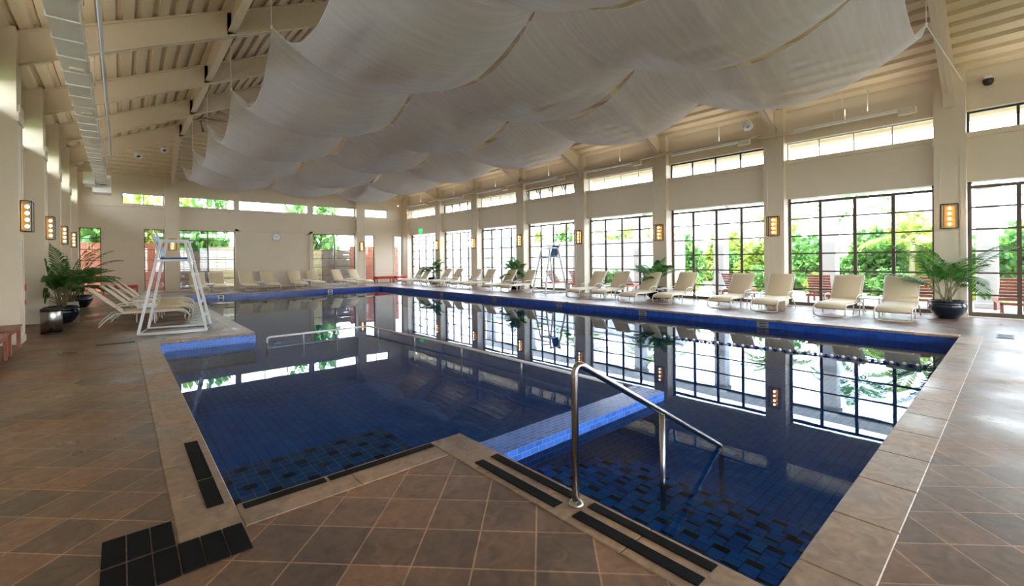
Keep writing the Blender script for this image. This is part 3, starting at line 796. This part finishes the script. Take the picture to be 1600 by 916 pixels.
def side_table():
    r = thing('side_table', '', 'side table')
    MB().bbox(-.22, .22, -.22, .22, .40, .43, .008).build('tabletop', WHITE, r)
    for sx in (-1, 1):
        for sy in (-1, 1): MB().tube([(sx*.18, sy*.18, .40), (sx*.2, sy*.2, .0)], .014, 6).build('leg', WHITE, r)
    MB().box(-.19, .19, -.19, -.17, .36, .40).build('apron', WHITE, r); MB().box(-.19, .19, .17, .19, .36, .40).build('apron', WHITE, r)
    return r
T0 = side_table(); KC.clear(); Tused = [False]
def put_table(x, y, label, group):
    if not Tused[0]: T0.location = (x, y, 0); T0['label'] = label; T0['group'] = group; Tused[0] = True
    else: dup(T0, label, (x, y, 0), 0, group)
RY = [(1.92, 'nearest the camera'), (3.05, 'second nearest'), (4.61, 'third nearest'), (5.74, 'fourth nearest'), (7.56, 'fifth nearest'), (8.72, 'sixth nearest'), (10.2, 'seventh nearest'), (11.31, 'eighth nearest, beside the lifeguard chair'), (15.35, 'ninth nearest, beyond the lifeguard chair'), (16.39, 'tenth nearest'), (18.36, 'eleventh nearest'), (19.54, 'fifth from the far corner'), (21.31, 'fourth from the far corner'), (22.44, 'third from the far corner'), (24.25, 'second from the far corner'), (25.55, 'nearest the far corner')]
for i, (y, w_) in enumerate(RY):
    put_lounger(13.72 if i in (5, 9, 14) else 14.02, y, PI+random.Random(i).uniform(-.05,.05), f'cream sling sun lounger by the right glass doors, {w_}', 'cream loungers along the right wall')
for i, (y, w_) in enumerate([(2.48, 'nearest the camera'), (5.18, 'second nearest'), (8.14, 'third nearest'), (10.75, 'fourth nearest'), (15.87, 'just beyond the lifeguard chair'), (18.95, 'third from the far corner'), (21.88, 'second from the far corner'), (24.9, 'nearest the far corner')]):
    put_table(14.25, y, f'small white side table between loungers on the right deck, {w_}', 'white side tables along the right wall')
BX = [(2.95, 'far left one'), (3.78, 'second from the left'), (5.13, 'third from the left'), (6.17, 'fourth from the left'), (7.58, 'fifth from the left'), (8.59, 'sixth from the left'), (10.03, 'turned, left one of the right pair'), (11.06, 'turned, right one of the right pair')]
for i, (x, w_) in enumerate(BX):
    rot = -PI/2+(.0 if i < 6 else .28)
    put_lounger(x, 27.3 if i < 6 else 26.9, rot, f'cream sun lounger against the far wall, {w_}', 'cream loungers along the far wall')
for x, w_ in [(3.37, 'leftmost'), (5.65, 'second from the left'), (8.09, 'third from the left'), (10.54, 'rightmost')]:
    put_table(x, 27.2, f'small white side table by the far wall, {w_}', 'white side tables along the far wall')
LY = [(.16,14.35,'nearest the lifeguard chair'), (.36,15.5,'second in the row'), (.46,16.4,'third in the row'), (.60,17.55,'fourth in the row'), (.70,18.5,'last in the row')]
for i, (x, y, w_) in enumerate(LY):
    lb = f'cream sun lounger on the left deck, {w_}'
    if i == 0: LD.location = (x+.16, y, 0); LD.rotation_euler = (0,0,.03); LD['label'] = lb; LD['group'] = 'cream loungers on the left deck'
    else: dup(LD, lb, (x+.16, y, 0), .03, 'cream loungers on the left deck')
for y, w_ in ((14.93,'the nearer one'), (16.98,'the middle one'), (19.1, 'the farther one')):
    put_table(.5, y, f'white side table between the left deck loungers, {w_}', 'white side tables on the left deck')

# ------------------------------------------------------------------ lifeguard chairs
def guard(label, x, y, rz):
    """local +x = front (ladder side); base 1.15 x 1.05"""
    r = thing('lifeguard_chair', label, 'lifeguard chair', (x, y, 0), rz, 'tall white lifeguard chairs')
    for s in (-1, 1):
        f = MB(); y_ = s*.5; yt = s*.33
        f.bar((.58, y_, .03), (.2, yt, 1.95), .045, .07, up=(0,1,0)); f.bar((-.58, y_, .03), (-.22, yt, 1.95), .045, .07, up=(0,1,0))
        f.bar((-.26, yt, 1.97), (.26, yt, 1.97), .05, .05); f.bar((-.30, s*.36, 1.55), (.28, s*.36, 1.55), .03, .04)
        f.build('side_frame', WHITE, r)
    b = MB(); b.tube([(.58,.5,.03), (.58,-.5,.03), (-.58,-.5,.03), (-.58,.5,.03)], .028, 8, closed=True); b.build('base_rail', WHITE, r)
    for k in range(5):
        t = .16+.155*k; xx = .58-.38*t; yy = .5-.17*t; z = .03+1.92*t
        MB().bar((xx, -yy, z), (xx, yy, z), .07, .03).build('rung', WHITE, r)
    MB().bbox(-.24, .24, -.3, .3, 1.57, 1.61, .01).build('seat', BLUE, r)
    q = MB(); q.bar((-.24, 0, 1.62), (-.36, 0, 2.08), .5, .03, up=(1,0,.3)); q.build('backrest', BLUE, r)
    q = MB()
    for s in (-1, 1): q.tube([(-.22, s*.27, 1.55), (-.4, s*.27, 2.22)], .018, 6)
    q.build('back_post', WHITE, r)
guard('tall white lifeguard chair standing on the left deck', .93, 12.3, -.2)
guard('tall white lifeguard chair in front of the right glass doors', 14.3, 13.75, PI-.2)

# ------------------------------------------------------------------ palms in pots
def frond(mb, base, az, L, rise, droop, lw=.028, nl=18, ll=.28, stem=None, rs=random):
    pts = []; p = Vector(base); el = rise
    n = 12; ds = L/n
    for k in range(n+1):
        pts.append(p.copy()); e = el-droop*(k/n)**1.4
        p = p+Vector((math.cos(az)*math.cos(e), math.sin(az)*math.cos(e), math.sin(e)))*ds
    (stem or mb).tube(pts, [.009*(1-.75*k/n)+.001 for k in range(n+1)], 4)
    for k in range(nl):
        t = .28+.72*k/(nl-1); i = min(n-1, int(t*n)); q = pts[i].lerp(pts[i+1], t*n-i) if i < n else pts[n]
        d = (pts[i+1]-pts[i]).normalized(); sd = d.cross(Vector((0,0,1))).normalized()
        l_ = ll*math.sin(PI*min(1, .25+.72*t))*rs.uniform(.85,1.1)+.04
        for s in (-1, 1):
            dr = (sd*s*.85+d*.75+Vector((0,0,.12-rs.random()*.25))).normalized()
            m_ = q+dr*l_*.55; e_ = q+dr*l_-Vector((0,0,l_*.28)); wv = d.cross(dr).cross(dr).normalized()*lw/2
            mb.add([q-wv*.4, q+wv*.4, m_+wv, m_-wv, e_], [(0,1,2,3), (3,2,4)])
def clampx(mb, x, hi=14.98, lo=-1.36):
    mb.v = [(min(max(v[0], lo-x+.012*math.sin(i)), hi-x-.01*math.sin(i)), v[1], v[2]) for i, v in enumerate(mb.v)]
def pot_palm(label, x, y, h, nf, spread, sd, pot='round', group='potted palms', dark=True):
    rs = random.Random(sd); r = thing('potted_palm', label, 'potted palm', (x, y, 0), 0, group)
    if pot == 'round':
        MB().lathe([(.17,0), (.20,.02), (.30,.16), (.34,.27), (.33,.34), (.30,.38), (.33,.40), (.34,.42), (.31,.42), (.29,.38)], 28, cap=False).build('pot', NAVYPOT, r)
        hz = .37; pr_ = .29
    else:
        b = MB(); b.bbox(-.17, .17, -.17, .17, 0, .36, .01); b.build('pot', WALLT, r); hz = .36; pr_ = .15
    MB().lathe([(.001, .02), (pr_, 0)], 16, c=(0,0,hz-.01), cap=False).build('soil', SOIL, r)
    st_ = MB(); lf = MB()
    for k in range(nf):
        a = 2*PI*k/nf*1.0+rs.uniform(-.3,.3); b0 = Vector((rs.uniform(-.09,.09), rs.uniform(-.09,.09), hz))
        sh_ = h*rs.uniform(.05,.26); tp = b0+Vector((math.cos(a)*.05, math.sin(a)*.05, sh_))
        st_.tube([b0, tp], .012, 6)
        frond(lf, tp, a, h*rs.uniform(.55,.9)*spread, rs.uniform(.55,1.5), rs.uniform(.7,1.8), nl=34, lw=.024, ll=.30*h/1.5, stem=st_, rs=rs)
    clampx(st_, x); clampx(lf, x)
    st_.build('stems', BARK, r); lf.build('foliage', LEAF, r)
pot_palm('palm in a round navy pot by the nearest right wall column', 14.62, 1.12, 1.85, 14, 1.0, 3)
pot_palm('large palm in a dark round pot behind the steel bin on the left deck', -1.12, 16.0, 1.8, 26, .95, 5)
pot_palm('palm in a dark round pot by the left wall, farther than the cream planter', -1.05, 21.2, 1.7, 20, 1.05, 8)
pot_palm('smaller palm in a square cream planter by the left wall', -1.12, 18.6, 1.5, 14, .9, 9, 'square')
pot_palm('palm behind the loungers at the third right wall column', 14.69, 8.8, 1.75, 15, .9, 11)
pot_palm('palm behind the loungers at the fifth right wall column', 14.69, 16.5, 1.8, 16, .85, 12)
pot_palm('palm behind the loungers at the last right wall column', 14.69, 24.2, 1.8, 16, .8, 13)

# bin, benches
r = thing('waste_bin', 'stainless steel oval waste bin by the left wall column', 'bin', (-1.12, 13.75, 0))
q = MB(); q.lathe([(.17,.0), (.17,.48), (.16,.5)], 28); q.build('body', INOX, r)
MB().lathe([(.175,0), (.18,.03), (.172,.03)], 28).build('base_ring', BLK, r)
MB().lathe([(.176,.48), (.176,.53), (.15,.55), (.10,.55)], 28).build('lid', BLK, r)
MB().bbox(-.06, .06, -.23, -.16, .015, .035, .004).build('pedal', BLK, r)
def bench(label, x, y, lx, ly, h, mt, cushion=None, group=None):
    r = thing('bench', label, 'bench', (x, y, 0), 0, group)
    q = MB(); n = 5
    for k in range(n): q.bbox(-lx/2+lx*k/n+.004, -lx/2+lx*(k+1)/n-.004, -ly/2, ly/2, h-.03, h, .004)
    q.build('slatted_top', mt, r)
    q = MB(); q.box(-lx/2+.03, lx/2-.03, -ly/2+.02, -ly/2+.05, h-.09, h-.031); q.box(-lx/2+.03, lx/2-.03, ly/2-.05, ly/2-.02, h-.09, h-.031)
    q.box(-lx/2+.02, -lx/2+.05, -ly/2+.02, ly/2-.02, h-.09, h-.031); q.box(lx/2-.05, lx/2-.02, -ly/2+.02, ly/2-.02, h-.09, h-.031); q.build('apron', mt, r)
    for sx in (-1, 1):
        for sy in (-1, 1): MB().bbox(sx*(lx/2-.045)-.025, sx*(lx/2-.045)+.025, sy*(ly/2-.045)-.025, sy*(ly/2-.045)+.025, 0, h-.09, .004).build('leg', mt, r)
    if cushion: MB().bbox(-lx/2, lx/2, -ly/2, ly/2, h+.001, h+.07, .02).build('cushion', cushion, r)
bench('red-brown wooden bench at the left edge by the wall column, the farther one', -1.52, 11.35, .38, 1.0, .42, REDWOOD, group='wooden benches on the left')
bench('wooden bench at the left picture edge, the nearer one', -1.50, 10.0, .38, .95, .42, REDWOOD, group='wooden benches on the left')
bench('low red bench against the far wall behind the left loungers', .0, 28.3, 1.3, .5, .36, RED, RED, group='red benches by the far wall')
bench('low red bench at the far right corner, left one of two', 13.3, 28.2, 1.2, .5, .36, RED, RED, group='red benches by the far wall')
bench('low red bench at the far right corner, right one of two', 14.4, 28.0, .8, .45, .36, RED, RED, group='red benches by the far wall')
r = thing('call_point', 'small red call boxes on the left wall column beside the steel bin', 'call point', (-1.40, 12.945, 0))
MB().bbox(-.03, .0, -.005, .03, .98, 1.10, .004).build('upper_box', RED, r)
MB().bbox(-.03, .0, -.005, .03, .70, .80, .004).build('lower_box', RED, r)

# ------------------------------------------------------------------ outside
g = MB(); g.box(15.6, 20.6, -20, 40, -.2, -.04); o = struct(g, 'floor_patio', PATIO, 'pale paved patio outside the glass doors')
g = MB(); g.box(-40, 70, -45, 85, -1.9, -1.7); g.box(20.6, 70, -45, 85, -.4, -.06); g.box(-40, -2.1, -45, 85, -.4, -.06); g.box(-2.1, 20.6, 31, 85, -.4, -.06); g.box(-2.1, 20.6, -45, YF-.31, -.4, -.06)
struct(g, 'floor_lawn', LAWN, 'lawn beyond the patio')
g = MB(); g.box(20.9, 21.15, 11, 40, -.1, 2.45); g.box(20.85, 21.2, 11, 40, 2.45, 2.53)
tag(g.build('garden_wall', GWALL), 'long white garden wall seen through the far right doors', 'wall')
for i, y in enumerate((-3.2, .6, 4.35, 8.1, 11.9, 15.7, 19.5, 23.3)):
    q = MB(); q.bbox(18.35, 18.8, y-.22, y+.22, -.04, 3.5, .02); q.bbox(18.3, 18.85, y-.27, y+.27, -.04, .12, .02); q.bbox(18.3, 18.85, y-.27, y+.27, 3.4, 3.55, .02)
    tag(q.build('patio_post', GWALL), f"white square patio post outside the right doors, {['first','second','third','fourth','fifth','sixth','seventh','last'][i]} from the camera side", 'post', 'white patio posts')
tag(MB().box(18.35, 18.8, -6, 24, 3.55, 3.85).build('patio_lintel', GWALL), 'white beam lying across the patio posts', 'beam')
def wood_lounger():
    r = thing('teak_lounger', '', 'sun lounger')
    q = MB()
    for k in range(9): q.bbox(-.3+.125*k, -.3+.125*k+.095, -.3, .3, .34, .36, .004)
    q.build('seat', REDWOOD, r)
    q = MB(); a = math.radians(50)
    for k in range(7):
        t = .05+.11*k; x = -.32-math.cos(a)*t; z = .36+math.sin(a)*t
        q.bar((x, -.3, z), (x, .3, z), .02, .085, up=(-math.cos(a), 0, math.sin(a)))
    q.build('backrest', REDWOOD, r)
    q = MB()
    for s in (-1, 1): q.box(-.95, .85, s*.3-.02, s*.3+.02, .27, .34)
    q.box(.8, .85, -.3, .3, .27, .34); q.box(-.95, -.9, -.3, .3, .27, .34); q.build('frame', REDWOOD, r)
    for sx in (-.8, .7):
        for s in (-1, 1): MB().box(sx, sx+.06, s*.27-.03, s*.27+.03, 0, .27).build('leg', REDWOOD, r)
    return r
W0 = wood_lounger(); KC.clear()
wy = [(.1,'behind the nearest right palm'), (1.9,'behind the nearest cream lounger'), (4.3,'in the second door bay'), (6.9,'in the third door bay, nearer'), (9.6,'in the third door bay, farther'), (11.5,'in the fourth door bay'), (14.4,'behind the lifeguard chair, nearer'), (15.9,'behind the lifeguard chair, farther')]
for i, (y, w_) in enumerate(wy):
    lb = f'red-brown slatted wooden lounger out on the patio, {w_}'
    if i == 0: W0.location = (17.3, y, -.04); W0.rotation_euler = (0,0,.1); W0['label'] = lb; W0['group'] = 'wooden loungers on the patio'
    else: dup(W0, lb, (17.3, y, -.04), .0 if i % 2 else .15, 'wooden loungers on the patio')
def bush_mesh(rad, h, n, sd, ls=.16):
    rs = random.Random(sd); mb = MB()
    for k in range(n):
        a = rs.uniform(0, 2*PI); u = rs.random()**.4; e = rs.random()
        lump = .8+.25*math.sin(a*3+sd)+.15*math.sin(e*9+a*2)
        p = Vector((math.cos(a)*rad*u*lump*math.sqrt(1-e*e*.8), math.sin(a)*rad*u*lump*math.sqrt(1-e*e*.8), h*e*lump))
        d = Vector((rs.uniform(-1,1), rs.uniform(-1,1), rs.uniform(-.2,1))).normalized(); s_ = d.cross(Vector((rs.uniform(-1,1), rs.uniform(-1,1), rs.uniform(-1,1)))).normalized()
        l = ls*rs.uniform(.6,1.4); w_ = l*.3
        mb.add([p, p+d*l*.5+s_*w_, p+d*l, p+d*l*.5-s_*w_], [(0,1,2,3)])
    return mb
BM = []
for sd in range(4):
    BM.append((bush_mesh(1.35, 1.9, 3600, sd, .24), sd))
bushobjs = []
def bush(x, y, s, kind, mt, label, zs=1):
    if isinstance(BM[kind][0], MB): 
        o = BM[kind][0].build('garden_shrub', mt); BM[kind] = (o.data, kind)
    else: o = bpy.data.objects.new('garden_shrub', BM[kind][0]); C.objects.link(o)
    if o.data.materials[0] != mt:
        o.material_slots[0].link = 'OBJECT'; o.material_slots[0].material = mt
    o.location = (x, y, -.06); o.scale = (s, s, s*zs); tag(o, label, 'shrub', 'garden shrubs')
gy = [(-6,23.5,1.1), (-3.8,24.6,1.0), (-1.7,23.6,.85), (.3,25,1.1), (2.2,23.6,.8), (4.1,24.8,1.15), (6.2,23.8,.95), (8.3,24.6,1.1), (10.4,25.2,.8), (12.6,24.0,1.0), (15,25.5,1.05), (18.2,24.8,1.0), (22,25.2,1.25), (26,25,1.3)]
gw = ['at the far right of the garden', 'right of the nearest palm', 'behind the nearest patio lounger', 'rising behind the first patio post', 'low and yellow between two patio posts', 'dark and tall behind the second bay', 'in the middle of the second bay', 'behind the third bay palm', 'small beside the end of the white wall', 'looking over the near end of the white wall', 'above the white wall by the lifeguard chair', 'above the middle of the white wall', 'above the far part of the white wall', 'at the far end of the white wall']
for i, (y, x, s) in enumerate(gy): bush(x, y, s, i % 4, LEAFY if i % 3 == 1 else LEAFB, f'bushy green garden shrub {gw[i]}', 1.1 if i < 9 else 1.35)
for i, (y, x, s) in enumerate([(-5,29,1.5), (-.5,30,1.3), (3.8,29.5,1.6), (8.4,29,1.4), (12.5,30,1.5), (17,29,1.5), (21.5,30,1.7)]):
    bush(x, y, s, (i+1) % 4, LEAFB if i % 2 else LEAFY, f"tall hedge tree at the back of the garden, {['first','second','third','fourth','fifth','sixth','last'][i]} from the camera side", 1.0)
for i, (y, x, s, w_) in enumerate([(-2.6,21.9,.5,'in front of the right hedge'), (.9,21.8,.45,'low by the patio edge, nearest'), (3.2,22.0,.5,'low by the patio edge in the first bay'), (5.4,21.9,.45,'low by the patio edge in the second bay'), (7.7,21.8,.5,'low by the patio edge in the third bay'), (10.2,19.9,.42,'against the near end of the white wall'), (14.6,20.1,.42,'at the foot of the white wall by the lifeguard chair')]):
    bush(x, y, s, i % 4, LEAFY if i % 2 else LEAFB, f'small round green shrub {w_}')
def palm_tree(x, y, h, L, sd, label, mt=LEAFB):
    rs = random.Random(sd); r = thing('palm_tree', label, 'palm tree', (x, y, -.06), 0, 'garden palm trees')
    bend = rs.uniform(-.3,.3)
    MB().tube([(bend*t*t, 0, h*t) for t in [k/6 for k in range(7)]], [.11-.04*k/6 for k in range(7)], 9).build('trunk', BARK, r)
    lf = MB(); st_ = MB()
    for k in range(15):
        frond(lf, (bend, 0, h), 2*PI*k/15+rs.uniform(-.2,.2), L*rs.uniform(.8,1.1), rs.uniform(.2,1.2), rs.uniform(1.1,1.8), lw=.055, nl=26, ll=.55, stem=st_, rs=rs)
    lf.build('crown', mt, r); st_.build('frond_stem', BARK, r)
palm_tree(23.2, -1.2, 2.6, 1.9, 1, 'low palm in the garden seen right of the nearest indoor palm', LEAFY)
palm_tree(22.6, 2.7, 2.0, 2.0, 2, 'palm in the garden seen through the first full door bay', LEAFY)
palm_tree(25.5, 5.0, 3.6, 2.3, 3, 'taller palm behind the shrubs in the second door bay')
palm_tree(25.0, 8.2, 2.8, 2.1, 4, 'palm behind the second patio bay shrubs', LEAFY)
palm_tree(23.0, 14.2, 3.4, 2.1, 5, 'palm rising over the near end of the white garden wall', LEAFY)
palm_tree(23.5, 19.5, 3.3, 2.1, 6, 'palm rising over the middle of the white garden wall', LEAFY)
# left of and behind the building
for i, (x, y, s, kk) in enumerate([(-1.2,33,1.7,0), (1.6,33.6,1.8,1), (3.4,33,1.7,2), (-4.2,33,1.5,3), (10.2,33.2,1.8,1)]):
    bush(x, y, s, kk, LEAFY if i % 2 else LEAFB, f"leafy tree crown behind the far wall windows, {['behind the left corner window','behind the second window','above the taupe screen','beyond the left corner','above the right taupe screen'][i]}", 1.5)
tag(MB().box(-2.5, 1.9, 30.6, 30.75, -.1, 2.55).build('terracotta_screen', REDWALL), 'terracotta screen wall outside the far left windows', 'screen wall')
tag(MB().box(12.0, 15.6, 30.6, 30.75, -.1, 2.5).build('terracotta_screen', REDWALL), 'terracotta screen wall outside the far right windows', 'screen wall')
def slat_screen(x0_, x1_, y, h, mt, label):
    r = thing('slatted_screen', label, 'screen', ((x0_+x1_)/2, y, -.06)); hw = (x1_-x0_)/2
    q = MB(); n = int(h/.3)
    for k in range(n): q.box(-hw, hw, -.02, .02, h*k/n+.008, h*(k+1)/n-.008)
    q.build('boards', mt, r)
    for s in (-1, 1): MB().box(s*hw-.04, s*hw+.04, .02, .1, 0, h+.05).build('post', mt, r)
slat_screen(2.0, 3.75, 30.2, 2.15, MAUVE, 'taupe panel screen outside the window left of the clock')
slat_screen(3.8, 5.4, 30.2, 2.45, FENCE, 'cream slatted fence outside the window left of the clock')
slat_screen(8.6, 9.9, 30.2, 2.3, FENCE, 'cream slatted fence outside the window right of the clock')
slat_screen(10.0, 11.8, 30.2, 2.3, MAUVE, 'taupe panel screen outside the window right of the clock')
r = thing('pavilion', 'teal roofed garden pavilion beyond the white wall', 'pavilion', (28.5, 33.0, -.06))
MB().add([(-1.8,-1.8,2.7), (1.8,-1.8,2.7), (1.8,1.8,2.7), (-1.8,1.8,2.7), (0,0,3.7)], [(0,1,4), (1,2,4), (2,3,4), (3,0,4), (3,2,1,0)]).build('roof', mat('teal_roof', (.04,.30,.24), .6), r)
for sx in (-1, 1):
    for sy in (-1, 1): MB().box(sx*1.6-.06, sx*1.6+.06, sy*1.6-.06, sy*1.6+.06, 0, 2.7).build('post', GWALL, r)
